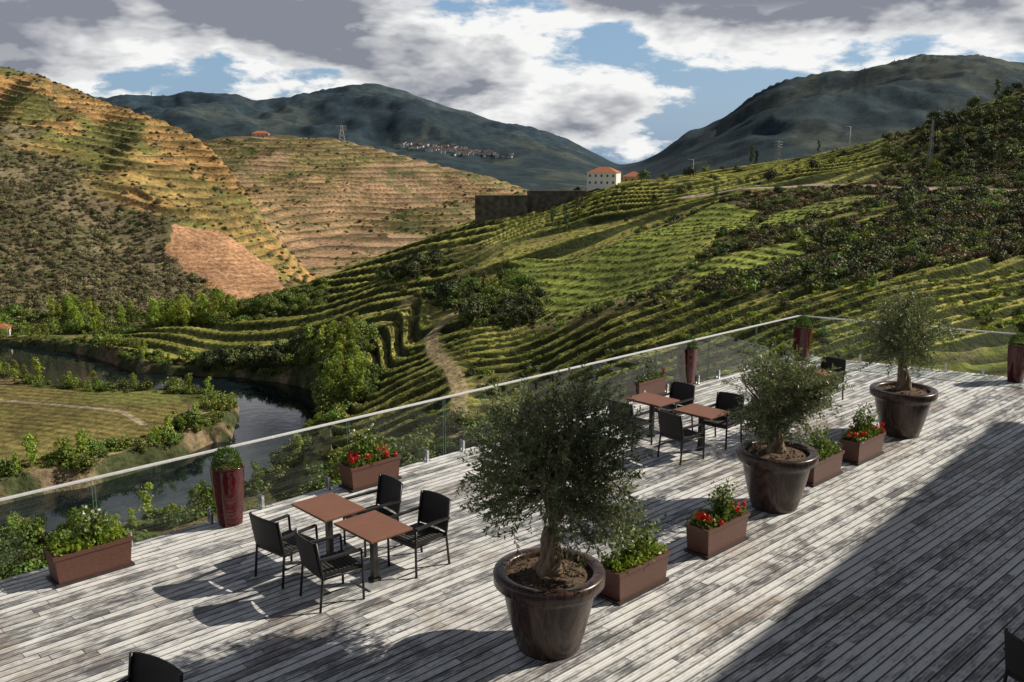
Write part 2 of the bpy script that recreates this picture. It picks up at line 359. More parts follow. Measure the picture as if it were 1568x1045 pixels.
fol={ 'dark':leafmat('foliage_dark',[(.035,.05,.016),(.07,.09,.028),(.12,.145,.05)],.7,0,1.),
 'scrub':leafmat('foliage_scrub',[(.11,.105,.05),(.19,.175,.085),(.28,.235,.13)],.8,0,1.),
 'green':leafmat('foliage_green',[(.07,.10,.02),(.14,.19,.037),(.23,.29,.06)],.6,.2,.8),
 'light':leafmat('foliage_light',[(.15,.20,.03),(.27,.34,.05),(.40,.44,.09)],.6,.35,.6),
 'autumn':leafmat('foliage_autumn',[(.08,.055,.025),(.16,.105,.045),(.25,.17,.075)],.8,0,.7)}
protos={}
for k,mt in fol.items():
    c=bpy.data.collections.new(k+'_plants')
    for i in range(4): c.objects.link(bush_mesh(k+'_shrub',mt,lobes=7+i*2))
    protos[k]=c
for k,nm,tall in (('dark','tree_dark',1.0),('green','tree_green',1.0),('light','tree_light',1.6),('dark','tree_tall',1.7)):
    c=bpy.data.collections.new(nm)
    for i in range(4): c.objects.link(bush_mesh(nm,fol[k],n=620,flat=.9,tall=tall,lobes=9+i*2,leaf=.15,trunk=True))
    protos[nm]=c
def scatter(name,x,y,s,coll,zoff=-.1):
    z=zat(x,y)+zoff; n=len(x)
    me=bpy.data.meshes.new(name); me.vertices.add(n); me.vertices.foreach_set('co',np.stack([x,y,z],1).astype(np.float32).ravel())
    at=me.attributes.new('psize','FLOAT','POINT'); at.data.foreach_set('value',np.asarray(s,np.float32))
    at=me.attributes.new('pturn','FLOAT','POINT'); at.data.foreach_set('value',rng.uniform(0,6.28,n).astype(np.float32))
    o=link(bpy.data.objects.new(name,me))
    ng=bpy.data.node_groups.new(name+'_instances','GeometryNodeTree')
    ng.interface.new_socket('Geometry',in_out='INPUT',socket_type='NodeSocketGeometry'); ng.interface.new_socket('Geometry',in_out='OUTPUT',socket_type='NodeSocketGeometry')
    gi=ng.nodes.new('NodeGroupInput'); go=ng.nodes.new('NodeGroupOutput'); ip=ng.nodes.new('GeometryNodeInstanceOnPoints')
    ci=ng.nodes.new('GeometryNodeCollectionInfo'); ci.inputs['Collection'].default_value=coll; ci.inputs['Separate Children'].default_value=True
    ip.inputs['Pick Instance'].default_value=True
    a1=ng.nodes.new('GeometryNodeInputNamedAttribute'); a1.data_type='FLOAT'; a1.inputs['Name'].default_value='psize'
    a2=ng.nodes.new('GeometryNodeInputNamedAttribute'); a2.data_type='FLOAT'; a2.inputs['Name'].default_value='pturn'
    cx=ng.nodes.new('ShaderNodeCombineXYZ')
    L=ng.links.new
    L(gi.outputs[0],ip.inputs['Points']); L(ci.outputs[0],ip.inputs['Instance']); L(a2.outputs[0],cx.inputs[2]); L(cx.outputs[0],ip.inputs['Rotation']); L(a1.outputs[0],ip.inputs['Scale']); L(ip.outputs[0],go.inputs[0])
    md=o.modifiers.new('instances','NODES'); md.node_group=ng
    return o
def gridval(G,x,y):
    i=np.clip(np.searchsorted(A,x/y)-1,0,nA-1); j=np.clip(np.searchsorted(R,y)-1,0,nR-1); return G[i,j]
def cand(n,y0,y1,a0=-.72,a1=.72):
    a=rng.uniform(a0,a1,n); y=np.exp(rng.uniform(math.log(y0),math.log(y1),n)); return a*y,y
water=rd<hw+.8
def place(name,n,y0,y1,dens,size,coll,a0=-.72,a1=.72,zoff=-.1):
    x,y=cand(n,y0,y1,a0,a1); d=gridval(dens,x,y); k=(rng.random(n)<d)&~gridval(water,x,y); x=x[k];y=y[k]
    s=(size[0]+(size[1]-size[0])*rng.random(len(x))**1.7)*rng.uniform(.8,1.2,len(x)); scatter(name,x,y,s,coll,zoff)
is3=(idx==2)&(Y>330); is4=idx==3; is2=(idx==1)&(Y>470); is1=(idx==0)&(Y>900)
nofield=(~br)&(path>3)&(road>3.5)
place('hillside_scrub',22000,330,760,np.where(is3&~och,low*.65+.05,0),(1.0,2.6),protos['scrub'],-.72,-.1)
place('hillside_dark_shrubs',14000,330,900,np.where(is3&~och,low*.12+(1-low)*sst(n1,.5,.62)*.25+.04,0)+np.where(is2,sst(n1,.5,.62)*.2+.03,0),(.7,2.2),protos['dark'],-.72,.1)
place('hillside_green_shrubs',11000,330,900,np.where(is3&~och,.18,0)+np.where(is2,.08+.4*sst(n1,.55,.62),0),(.7,1.9),protos['green'],-.72,.1)
hm=np.where(is4&nofield,hs,0.)
place('right_hill_scrub',16000,120,430,hm*.5,(.7,1.9),protos['scrub'],.08,.75)
place('right_hill_dark_shrubs',12000,120,430,hm*.4,(.8,2.4),protos['dark'],.08,.75)
place('right_hill_green_shrubs',12000,120,430,hm*.4,(.8,2.3),protos['green'],.08,.75)
place('right_hill_autumn_shrubs',10000,120,430,hm*sst(n1,.40,.52)*.4,(.8,2.0),protos['autumn'],.08,.75)
sparse=np.where(is4&nofield&(Z4>-53)&(Y>85),sst(n1,.56,.62)*.3+.02+(1-tb)*.35,0)
place('slope_shrubs',9000,85,420,sparse,(.6,1.9),protos['dark'],-.3,.7)
place('slope_green_shrubs',10000,85,420,sparse,(.6,1.8),protos['green'],-.3,.7)
vine=np.where(is4&nofield&(land>.9)&(Y>90)&(hs<.3)&(rav<.3)&((f4>.90)|(f4<.06)),.8,0.)*tb+np.where(is4&nofield&(land>.9)&(Y>90)&(hs<.3)&(rav<.3)&(rows>.5),.35,0.)*tb
place('vineyard_vines',32000,90,420,vine,(.35,.7),protos['light'],-.48,.68,-.05)
place('vineyard_green_vines',20000,90,420,vine,(.35,.7),protos['green'],-.48,.68,-.05)
place('field_vines',20000,170,320,np.where(br&(vph>.35),.8,0.),(.35,.65),protos['green'],-.03,.5,-.05)
rm=np.where(is4&nofield,rav,0.)
place('ravine_woodland',3200,200,350,rm*.5*sst(n2,.35,.5),(1.4,3.6),protos['tree_dark'],-.2,.05)
place('ravine_green_trees',2200,200,350,rm*.5*sst(n2,.5,.35),(1.4,3.2),protos['tree_green'],-.2,.05)
place('ravine_bushes',5000,200,350,rm*.6,(.9,2.6),protos['green'],-.2,.05)
crest=np.where(is4,sst(GA,.36,.46)*sst(Y,255,290)*sst(Y,420,400)*.22+np.where((GA>.02)&(Y>330)&(Y<410),.03,0),0)
place('crest_woodland',3500,230,430,crest,(1.6,4.2),protos['tree_dark'],0,.75)
place('crest_green_trees',2000,230,430,crest*.8,(1.4,3.6),protos['tree_green'],0,.75)
rb=np.where((Z4<-45)&(rd<hw+9)&(rd>hw+1),1.,0)*np.where((Y<170)&(X<-75),.5,1)
place('riverbank_trees',5000,120,345,rb*.32,(1.4,3.4),protos['tree_green'],-.72,-.15,-.8)
place('riverbank_bushes',7000,120,345,rb*.5,(.8,2.2),protos['green'],-.72,-.15)
place('riverbank_willows',3000,120,345,rb*.16,(1.4,2.6),protos['tree_light'],-.72,-.15,-.8)
pc=np.where((np.abs(Y-338)<16)&(GA<-.2)&(rd>hw+3),1.,0)
place('poplar_trees',900,315,358,pc*sst(n2,.42,.55)*.7*sst(np.abs(GA+.40),.14,.06),(1.8,3.6),protos['tree_light'],-.56,-.18,-.5)
place('valley_woodland',2600,315,358,pc*sst(n2,.38,.55)*.5,(1.6,3.6),protos['tree_green'],-.72,-.15,-.5)
place('valley_scrub',4000,315,358,pc*.5,(1.0,2.6),protos['green'],-.72,-.15,-.2)
wl=np.where((GA>-.34)&(GA<-.19)&(Y>262)&(Y<277)&(rd>hw+1),1.,0)
place('spur_woodland',2500,255,285,wl*.5,(1.8,3.6),protos['tree_dark'],-.36,-.15,-.5)
place('spur_bushes',2500,255,285,wl*.6,(1.2,2.6),protos['green'],-.36,-.15,-.5)
wl2=np.where((GA>-.245)&(GA<-.150)&(Y>195)&(Y<268)&(rd>hw+1),sst(GA+(n2-.5)*.05,-.150,-.17),0.)
place('river_grove',3000,190,270,wl2*.4,(1.8,3.6),protos['tree_green'],-.26,-.14,-.5)
place('river_grove_light',1500,190,270,wl2*.25,(1.8,3.0),protos['tree_light'],-.26,-.14,-.6)
nb_=np.where(is4&(GA<.02)&(Y>95)&(Y<150)&(rd>hw+1)&((GA>-.30)|(Y<142)),1.,0)
place('near_slope_trees',1600,90,160,nb_*.5,(1.4,3.3),protos['tree_green'],-.7,.03,-.5)
place('near_slope_bushes',2500,90,160,nb_*.6,(1.0,2.2),protos['dark'],-.7,.03)
pt=np.array([(.043,345,2.6),(.058,338,3.0),(.070,350,2.4),(.05,325,2.2),(-.045,250,2.2),(-.03,262,1.9),(.25,412,2.9),(.256,405,2.4),(.32,400,2.0),(.42,185,2.6),(.33,190,2.0),(.53,385,3.2),(.50,375,2.8),(.215,300,1.9),(.47,300,2.2)])
scatter('pine_trees',pt[:,0]*pt[:,1],pt[:,1],pt[:,2],protos['tree_tall'],-.4)
# ---------------------------------------------------------------- distant buildings, masts
white=simple('white_plaster',(.74,.73,.70),(.84,.83,.80),2,.8); roof=simple('clay_roof_tiles',(.34,.11,.05),(.5,.2,.1),3,.8)
dkglass=simple('window_glass',(.03,.035,.04),(.05,.06,.07),3,.15); stone=simple('dark_stone',(.06,.055,.045),(.15,.135,.11),.5,.9,bump=.5)
def house(name,x,y,z,w,d,h,rz,wall=white,rows=1,nw=5):
    mb=MB(); mb.box((0,0,h/2-2),(w,d,h+4),0)
    o=.4; V=[(-w/2-o,-d/2-o,h),(w/2+o,-d/2-o,h),(w/2+o,d/2+o,h),(-w/2-o,d/2+o,h),(-w/2+d/2,0,h+d*.28),(w/2-d/2,0,h+d*.28)]
    mb.add(V,[(0,1,5,4),(1,2,5),(2,3,4,5),(3,0,4),(0,3,2,1)],1)
    for r in range(rows):
        for i in range(nw):
            xw=-w/2+w*(i+.5)/nw; zz=h*(r+.55)/rows
            mb.box((xw,-d/2-.03,zz),(.75,.1,1.0),2); mb.box((xw,-d/2-.06,zz-.6),(1.0,.16,.1),0)
    return mb.obj(name,[wall,roof,dkglass,stone],(x,y,z),rz)
house('white_farmhouse',37.3,386,-9.0,12,8,5.4,-.35,rows=2,nw=5)
house('orange_roof_house',51,400,-8.5,8,7,3,-.25,simple('ochre_plaster',(.5,.33,.2),(.6,.42,.28),2,.8),nw=3)
wl_=MB()
for (x0,x1,y0,z0,z1) in ((-14.5,6,372,-26,-12.2),(6,29,377,-24,-10.6)):
    wl_.box(((x0+x1)/2,y0,(z0+z1)/2),(x1-x0,3,z1-z0),0); wl_.box(((x0+x1)/2,y0-1.55,z1+.15),(x1-x0,.5,.3),1)
    for k in range(int((x1-x0)/3)): wl_.box((x0+1.5+3*k,y0-1.7,(z0+z1)/2-.2),(.35,.45,z1-z0-.5),0)
wl_.obj('stone_retaining_wall',[stone,simple('coping',(.2,.18,.14),(.3,.27,.2),1,.9)])
house('hilltop_farmhouse',-.26*850,846,float(zat(-.26*850,846.))-.5,14,8,3.4,.1,simple('pink_plaster',(.45,.3,.22),(.5,.36,.28),2,.8),nw=4)
house('riverside_cabin',-178,322,float(zat(np.array(-178.),np.array(322.))),6,5,2.6,.2,nw=2)
vb=MB(); yy=np.linspace(1500,3900,240)
for i in range(150):
    a=float(rng.normal(-.060,.026)); zz=zat(a*yy,yy); ev=(zz-H)/yy; y=float(yy[np.argmin(np.abs(ev-(-.001-.10*(a+.06)+rng.normal(0,.002))))]); x=a*y; z=float(zat(np.array(x),np.array(y)))
    w,d,h=rng.uniform(6,13),rng.uniform(6,9),rng.uniform(4,7)
    vb.box((x,y,z+h/2-2),(w,d,h+4),0,rng.uniform(-.5,.5)); vb.box((x,y,z+h+.4),(w+1,d+1,.8),1)
vb.obj('distant_village',[simple('village_walls',(.45,.44,.43),(.65,.63,.6),.02,.8),simple('village_roofs',(.2,.12,.09),(.3,.2,.16),.02,.8)])
steel=simple('galvanised_steel',(.25,.26,.27),(.4,.4,.4),3,.5,.4); whitem=simple('white_mast',(.6,.6,.6),(.75,.75,.75),3,.5)
def lattice(name,x,y,h,w,r,arms=True,mt=steel):
    z=float(zat(np.array(float(x)),np.array(float(y))))-.5; mb=MB(); n=max(4,int(h/ (w*1.3)))
    P=lambda i,sx,sy:(sx*w/2*(1-.75*i/n),sy*w/2*(1-.75*i/n),h*i/n)
    for sx in(-1,1):
        for sy in(-1,1): mb.tube([P(0,sx,sy),P(n,sx,sy)],r,0,4,False)
    for i in range(n):
        for (a,b_) in (((-1,-1),(1,-1)),((1,-1),(1,1)),((1,1),(-1,1)),((-1,1),(-1,-1))):
            mb.tube([P(i,*a),P(i+1,*b_)],r*.7,0,4,False); mb.tube([P(i,*b_),P(i+1,*a)],r*.7,0,4,False)
    if arms:
        for q in(.72,.84,.96): mb.tube([(-w*.9,0,h*q),(0,0,h*q+.4),(w*.9,0,h*q)],r,0,4,False)
    mb.obj(name,[mt],(x,y,z),.3)
def mast(name,x,y,h,r):
    z=float(zat(np.array(float(x)),np.array(float(y))))-.5; mb=MB(); mb.tube([(0,0,0),(0,0,h*.5),(0,0,h)],[r,r*.75,r*.5],0,8); mb.tube([(0,0,h-.1),(-1.8,0,h+.1)],r*.4,0,6); mb.box((-2,0,h+.1),(.8,.3,.15),0)
    mb.obj(name,[whitem],(x,y,z))
lattice('power_pylon',-.177*845,843,14,5,.25); lattice('power_pylon',.278*420,420,9,2.2,.06)
lattice('lattice_mast',.437*300,300,15,1.3,.07,False)
mast('lamp_mast',.352*395,395,11,.16); mast('lamp_mast',.19*405,405,8,.13)
for a,y,h in ((.362,3250,38),(.377,3260,30),(.392,3270,30),(-.372,4180,50),(-.36,4190,36)): lattice('telecom_mast',a*y,y,h,5,.6,False)
# ---------------------------------------------------------------- deck
C0=(7.45,24.27); TH=math.atan2(.689,.724)
def dk(s_along,s_in): # deck frame -> world
    return (C0[0]+s_along*.724+s_in*.689, C0[1]+s_along*.689-s_in*.724)
mb=MB(); pitch=.122
for r in range(int(27/pitch)):
    s=.06+r*pitch+.06; end=.2985*s; x=end
    while x>-36:
        L=rng.uniform(.9,2.6); x0=max(x-L,-36.5)
        mb.box(((x+x0)/2,-s,-.02+rng.uniform(-.0015,.0015)),(x-x0-.008,pitch-.012,.04)); x=x0
m,T,b=material('weathered_deck_boards',.5,spec=.5)
tc=T.node('ShaderNodeTexCoord').outputs['Object']; rn=T.attr('plank').outputs['Fac']
off=T.node('ShaderNodeCombineXYZ'); T.link(T.math('MULTIPLY',rn,37.),off.inputs[2])
av=T.node('ShaderNodeVectorMath',operation='ADD'); T.link(T.mapv(tc,(3.6,15,1)),av.inputs[0]); T.link(off.outputs[0],av.inputs[1])
st=T.noise(av.outputs[0],1.0,5,.72)
big=T.noise(T.mapv(tc,(.45,.6,1)),1.,5,.65,.6); mid=T.noise(T.mapv(tc,(1.1,1.7,1)),1.3,5,.72,.5)
fine=T.noise(T.mapv(tc,(7,120,1)),1.,3,.6)
sep=T.node('ShaderNodeSeparateXYZ'); T.link(tc,sep.inputs[0])
ph=T.math('MULTIPLY',T.math('ADD',sep.outputs[1],.12),6.2832/pitch)
edge_=T.math('COSINE',ph); gro=T.math('COSINE',T.math('MULTIPLY',ph,3.))
k=T.math('ADD',T.math('ADD',T.math('MULTIPLY',st,.85),T.math('MULTIPLY',mid,.75)),T.math('MULTIPLY',rn,.24))
k=T.math('ADD',k,T.math('MULTIPLY',gro,.03))
f=T.ss(k,.72,1.05)
c=T.mix(f,(.15,.148,.155),(.82,.815,.80))
c=T.mix(T.math('MULTIPLY',T.ss(T.math('ADD',T.math('MULTIPLY',big,.6),T.math('MULTIPLY',st,.5)),.58,.67),.6),c,(.30,.21,.14))
c=T.mix(T.ss(fine,.55,.75,0,.35),c,(.14,.13,.125))
c=T.mix(T.ss(edge_,-.5,-.9,0,.6),c,(.07,.065,.06))
T.link(c,b.inputs['Base Color']); T.link(T.ss(mid,.3,.7,.36,.62),b.inputs['Roughness'])
T.link(T.bump(T.math('ADD',T.math('MULTIPLY',gro,.5),st),.5,.006),b.inputs['Normal'])
deck=mb.obj('wooden_deck',[m],(C0[0],C0[1],0),TH)
pa=deck.data.attributes.new('plank','FLOAT','FACE'); pa.data.foreach_set('value',np.repeat(rng.random(len(mb.f)//6),6).astype(np.float32))
sub=MB(); e=.2985*27
for z0,z1,inset,mi in((-.35,-.045,0.0,0),(-9,-.35,.4,1)):
    q=[(-36,-inset),(.0-inset,-inset),(e-inset,-27),(-36,-27)]
    sub.add([(x,y,z) for z in(z0,z1) for x,y in q],[(3,2,1,0),(4,5,6,7),(0,1,5,4),(1,2,6,5),(2,3,7,6),(3,0,4,7)],mi)
sub.obj('deck_substructure',[simple('dark_joists',(.03,.03,.03),(.06,.055,.05),4,.9),simple('terrace_wall',(.3,.29,.27),(.4,.38,.35),1,.9)],(C0[0],C0[1],-.002),TH)
# railing
chrome=simple('brushed_steel',(.6,.6,.62),(.75,.75,.76),20,.3,1.)
railm=simple('satin_aluminium',(.72,.72,.73),(.85,.85,.85),20,.4,.3)
m=bpy.data.materials.new('railing_glass'); m.use_nodes=True; T=NT(m.node_tree); T.n.remove(T.n['Principled BSDF'])
tr=T.node('ShaderNodeBsdfTransparent'); tr.inputs[0].default_value=(.83,.90,.88,1); gl=T.node('ShaderNodeBsdfGlossy'); gl.inputs['Roughness'].default_value=.02
fr=T.node('ShaderNodeFresnel'); fr.inputs[0].default_value=1.5; mx=T.node('ShaderNodeMixShader'); T.link(fr.outputs[0],mx.inputs[0]); T.link(tr.outputs[0],mx.inputs[1]); T.link(gl.outputs[0],mx.inputs[2]); T.link(mx.outputs[0],T.n['Material Output'].inputs[0])
edge=simple('glass_edge',(.10,.2,.17),(.16,.27,.23),5,.2)
def railing(name,p,ang,L):
    root=link(bpy.data.objects.new(name,None)); root.location=(p[0],p[1],0); root.rotation_euler=(0,0,ang)
    g=MB(); r=MB(); h_=MB(); n=int(L/1.9); w=L/n
    for i in range(n):
        x0=i*w+.02; x1=(i+1)*w-.02
        g.add([(x0,0,.04),(x1,0,.04),(x1,0,1.04),(x0,0,1.04)],[(0,1,2,3)],0)
        for x in (x0,x1): g.box((x,0,.54),(.006,.012,1.0),1)
        for q in(.2,.8):
            xc=x0+(x1-x0)*q; r.box((xc,-.03,.005),(.12,.12,.012)); 
            r.box((xc,-.035,.1),(.045,.03,.2)); r.box((xc,.035,.1),(.045,.03,.2)); r.tube([(xc,-.06,.15),(xc,.06,.15)],.012,0,8)
    h_.box((L/2,0,1.06),(L,.05,.03))
    g.obj('glass_panels',[m,edge],parent=root); r.obj('glass_clamps',[chrome],parent=root,bevel=.003); h_.obj('handrail',[railm],parent=root,bevel=.004)
p=dk(-34,.12); railing('glass_railing',p,TH,34-.1)
p=dk(-.05,.12); railing('glass_railing',p,math.atan2(-.497,.868),16)
# ---------------------------------------------------------------- furniture
potm,T,b=material('brown_glazed_pot',.25,spec=.5)
tc=T.node('ShaderNodeTexCoord').outputs['Object']; n_=T.noise(T.mapv(tc,(1,1,.28)),2.6,3,.5,1.5)
wv_=T.math('SINE',T.math('MULTIPLY',n_,52.)); nn=T.noise(tc,40,3)
T.link(T.mix(T.ss(wv_,-.6,1),(.034,.019,.014),(.078,.046,.034)),b.inputs['Base Color']); T.link(T.ss(nn,.3,.7,.24,.38),b.inputs['Roughness'])
soilm=simple('potting_soil',(.06,.036,.022),(.15,.095,.06),18,.95,bump=1.)
olive_leaf=leafmat('olive_leaves',[(.09,.12,.045),(.16,.195,.08),(.22,.255,.13),(.36,.40,.26)],.42,.25)
olive_bark=simple('olive_bark',(.12,.085,.055),(.32,.24,.15),16,.9,bump=1.,stretch=(1,1,.35))
def olive(x,y,hb,ht,rad,rot,density=1.,trunk=1.,lean=(0,0)):
    root=link(bpy.data.objects.new('potted_olive_tree',None)); root.location=(x,y,0); root.rotation_euler=(0,0,rot)
    mb=MB()
    prof=[(.0,.0),(.335,.0),(.345,.02),(.40,.22),(.455,.45),(.495,.66),(.51,.745),(.585,.75),(.60,.765),(.603,.86),(.595,.885),(.57,.895),(.50,.895),(.475,.885),(.465,.86),(.46,.80)]
    mb.lathe(prof,0,72)
    mb.obj('pot',[potm],parent=root)
    sb=MB(); sb.lathe([(.47,.82),(.4,.835),(.28,.85),(.15,.875),(.0,.885)],0,40)
    P=np.stack([rng.normal(0,.2,260),rng.normal(0,.2,260),np.full(260,.86)],1); P=P[np.hypot(P[:,0],P[:,1])<.42]; n=len(P)
    sb.quads(leafverts(P,unit(rng.normal(size=(n,3))*[1,1,.3]),randunit(n),rng.uniform(.02,.06,n),rng.uniform(.015,.04,n)),0)
    sb.obj('soil',[soilm],parent=root)
    tb=MB(); base=Vector((0,0,.84)); fork=Vector((.03+lean[0]*.5,.02+lean[1]*.5,hb+.22))
    for k in range(5):
        q=k*1.257+rng.uniform(-.3,.3); pts=[];rr=[]
        for i in range(8):
            t=i/7; tw=q+t*1.6; rad0=(.055*(1-t)**1.5+.034)*trunk
            p=base.lerp(fork,t)+Vector((math.cos(tw)*rad0,math.sin(tw)*rad0,0))+Vector((.02*math.sin(t*6),.015*math.cos(t*5),0)); pts.append(p); rr.append((.066-.024*t+.02*max(0,1-t*5)+rng.uniform(-.007,.007))*trunk)
        tb.tube(pts,rr,0,9)
    zc=(hb+ht)/2; hz=(ht-hb)/2; limbs=[]; cen=np.array([lean[0],lean[1],zc])
    for k in range(12):
        q=k*2.4+rng.uniform(-.3,.3); el=rng.uniform(-.15,1.35); e_=Vector((lean[0]+math.cos(q)*math.cos(el)*rad*.75,lean[1]+math.sin(q)*math.cos(el)*rad*.75,zc+hz*.72*math.sin(el)))
        mid_=fork.lerp(e_,.45)+Vector((0,0,.1*rng.random())); pts=[fork,fork.lerp(mid_,.5)+Vector((rng.normal(0,.02),rng.normal(0,.02),.03)),mid_,mid_.lerp(e_,.5)+Vector((rng.normal(0,.04),rng.normal(0,.04),0)),e_]
        tb.tube(pts,[.034,.027,.02,.013,.005],0,6); limbs+=[pts[1],pts[2],pts[3],pts[4],pts[2].lerp(pts[3],.5),pts[3].lerp(pts[4],.5)]
    LP=np.array([tuple(p) for p in limbs])
    lob=unit(rng.normal(size=(28,3)))*rng.uniform(.35,.82,(28,1))*[rad,rad,hz]+cen
    NT_=int(760*density); PV=[];DV=[];LV=[]
    for i in range(NT_):
        c=lob[rng.integers(28)]; e_=c+rng.normal(size=3)*[rad*.19,rad*.19,hz*.19]
        dd=(e_-cen)/[rad,rad,hz]; q=np.linalg.norm(dd)
        if q>1.0+.12*rng.random(): e_=cen+(e_-cen)/q
        e_=np.asarray(e_)
        if rng.random()<.08: e_=e_+unit(e_-cen)*rng.uniform(.05,.22)
        j=np.argmin(np.linalg.norm(LP-e_,axis=1)); s0=LP[j]; 
        outv=unit(e_-cen+[0,0,.25]+rng.normal(size=3)*.25); L=rng.uniform(.2,.42); s1=e_-outv*L*.5
        tip=e_+outv*L*.5+np.array([0,0,rng.uniform(-.1,.06)])
        if i%3==0: tb.tube([s0,(s0+s1)/2+rng.normal(size=3)*.02,s1],[.007,.005,.004],0,3)
        tb.tube([s1,e_,tip],[.004,.003,.0015],0,3)
        n=26; t=np.linspace(.03,1,n)[:,None]; B=s1*(1-t)**2+2*e_*t*(1-t)+tip*t**2
        ax=unit(tip-s1); sd=unit(np.cross(ax,rng.normal(size=(n,3)))); 
        PV.append(B); DV.append(unit(sd*.8+ax*.65+rng.normal(size=(n,3))*.18)); LV.append(rng.uniform(.045,.078,n))
    P=np.concatenate(PV);D=np.concatenate(DV);L=np.concatenate(LV); n=len(P)
    lb=MB(); lb.quads(leafverts(P,D,unit(np.cross(D,randunit(n))),L,L*.30),0)
    tb.obj('trunk_and_limbs',[olive_bark],parent=root); lb.obj('leaves',[olive_leaf],parent=root)
olive(.40,9.39,1.12,3.02,.95,0,1.25,1.15)
olive(3.98,13.48,1.02,2.58,.84,1.3,.95,lean=(-.02,.05))
olive(7.40,17.2,1.22,2.92,.92,0,.75,lean=(-.16,0))
# planters
boxm=simple('brown_planter',(.10,.042,.028),(.13,.057,.04),30,.45); 
leafA=leafmat('planter_leaves',[(.04,.08,.015),(.09,.15,.027),(.18,.25,.042),(.26,.32,.06)],.4,.3); red=leafmat('geranium_petals',[(.55,.008,.008),(.7,.02,.02),(.75,.05,.03)],.5,.15); blos=leafmat('pale_blossom',[(.6,.6,.5),(.75,.72,.6)],.5,.15)
lightleaf=leafmat('chartreuse_leaves',[(.13,.19,.025),(.25,.33,.035),(.36,.43,.07)],.4,.35)
def planter(x,y,kind=0,tall=.5,rz=TH,L=.95,W=.36):
    mb=MB(); 
    mb.box((0,0,.02),(L*1.02,W*1.08,.03),4)
    h=.34; mb.box((0,0,.03+h/2),(L,W,h),0,taper=.93)
    for sy in(-1,1): mb.box((0,sy*(W/2-.004),h+.035),(L+.035,.035,.05),0)
    for sx in(-1,1): mb.box((sx*(L/2-.004),0,h+.035),(.035,W-.045,.045),0)
    mb.box((0,0,h+.034),(L-.07,W-.07,.012),1)
    n=1000; P=np.stack([rng.uniform(-.47,.47,n)*L,rng.uniform(-.5,.5,n)*W,h+.05+np.abs(rng.normal(0,.06,n))],1)
    D=unit(randunit(n)+[0,0,.35]); mb.quads(leafverts(P,D,randunit(n),rng.uniform(.03,.07,n),rng.uniform(.025,.05,n)),5 if kind==1 else 2)
    for k in range(11):
        top=np.array([rng.normal(0,.12)*L*1.2,rng.normal(0,.07),h+tall*rng.uniform(.5,1.1)]); b0=np.array([top[0]*.4,top[1]*.4,h])
        mb.tube([b0,(b0+top)/2+rng.normal(size=3)*.015,top],[.007,.005,.003],1,4)
        n=75; t=rng.uniform(.15,1.05,(n,1)); P=b0+(top-b0)*t+rng.normal(size=(n,3))*.05
        mb.quads(leafverts(P,unit(randunit(n)+[0,0,.1]),randunit(n),rng.uniform(.04,.075,n),rng.uniform(.025,.045,n)),2)
        n=5 if kind==0 else 4; mb.quads(leafverts(top+rng.normal(size=(n,3))*.05,randunit(n),randunit(n),np.full(n,.045),np.full(n,.045)),6)
    nf=20 if kind==0 else (0 if kind==1 else 3)
    for k in range(nf):
        sx=(-1 if k%2 else 1)*rng.uniform(.14,.48)*L; c=np.array([sx,rng.uniform(-.55,.5)*W,h+.13+rng.uniform(-.04,.08)])
        mb.tube([(c[0]*.95,c[1]*.9,h+.03),tuple(c)],.003,2,3)
        n=26; d=randunit(n); mb.quads(leafverts(c+d*.032,unit(np.cross(d,randunit(n))),d,np.full(n,.034),np.full(n,.034)),3)
    mb.obj('flower_planter_box',[boxm,soilm,leafA,red,simple('dark_tray',(.03,.02,.018),(.05,.03,.03),9,.6),lightleaf,blos],(x,y,0),rz)
planter(-5.39,11.2,1,.5); planter(-2.3,14.5,0,.55); planter(1.49,10.75,1,.48); planter(2.8,12.03,0,.5)
planter(5.05,14.75,2,.5); planter(6.15,15.8,0,.5); planter(2.95,20.0,2,.5)
# tall vases
redg=simple('oxblood_glaze',(.045,.003,.004),(.085,.006,.007),6,.07,spec=.5); boxw=leafmat('boxwood_leaves',[(.04,.09,.012),(.09,.16,.025),(.18,.27,.04)],.45,.25)
def vase(x,y):
    mb=MB(); mb.lathe([(0,0),(.15,0),(.158,.02),(.175,.2),(.195,.45),(.212,.7),(.218,.84),(.225,.86),(.218,.875),(.20,.87),(.195,.82)],0,56,sq=.35)
    mb.lathe([(.2,.83),(.1,.84),(0,.845)],1,24)
    n=2600; d=randunit(n); d[:,2]=np.abs(d[:,2])*1.05-.08; rr=rng.uniform(.8,1.08,(n,1)); P=d*rr*[.195,.195,.27]+[0,0,.88]
    mb.quads(leafverts(P,unit(d*.7+randunit(n)*.7),randunit(n),rng.uniform(.018,.032,n),rng.uniform(.012,.02,n)),2)
    mb.obj('tall_red_vase_with_boxwood',[redg,soilm,boxw],(x,y,0),TH)
vase(-4.08,12.8); vase(4.02,21.0); vase(7.45,23.6); vase(11.75,21.3)
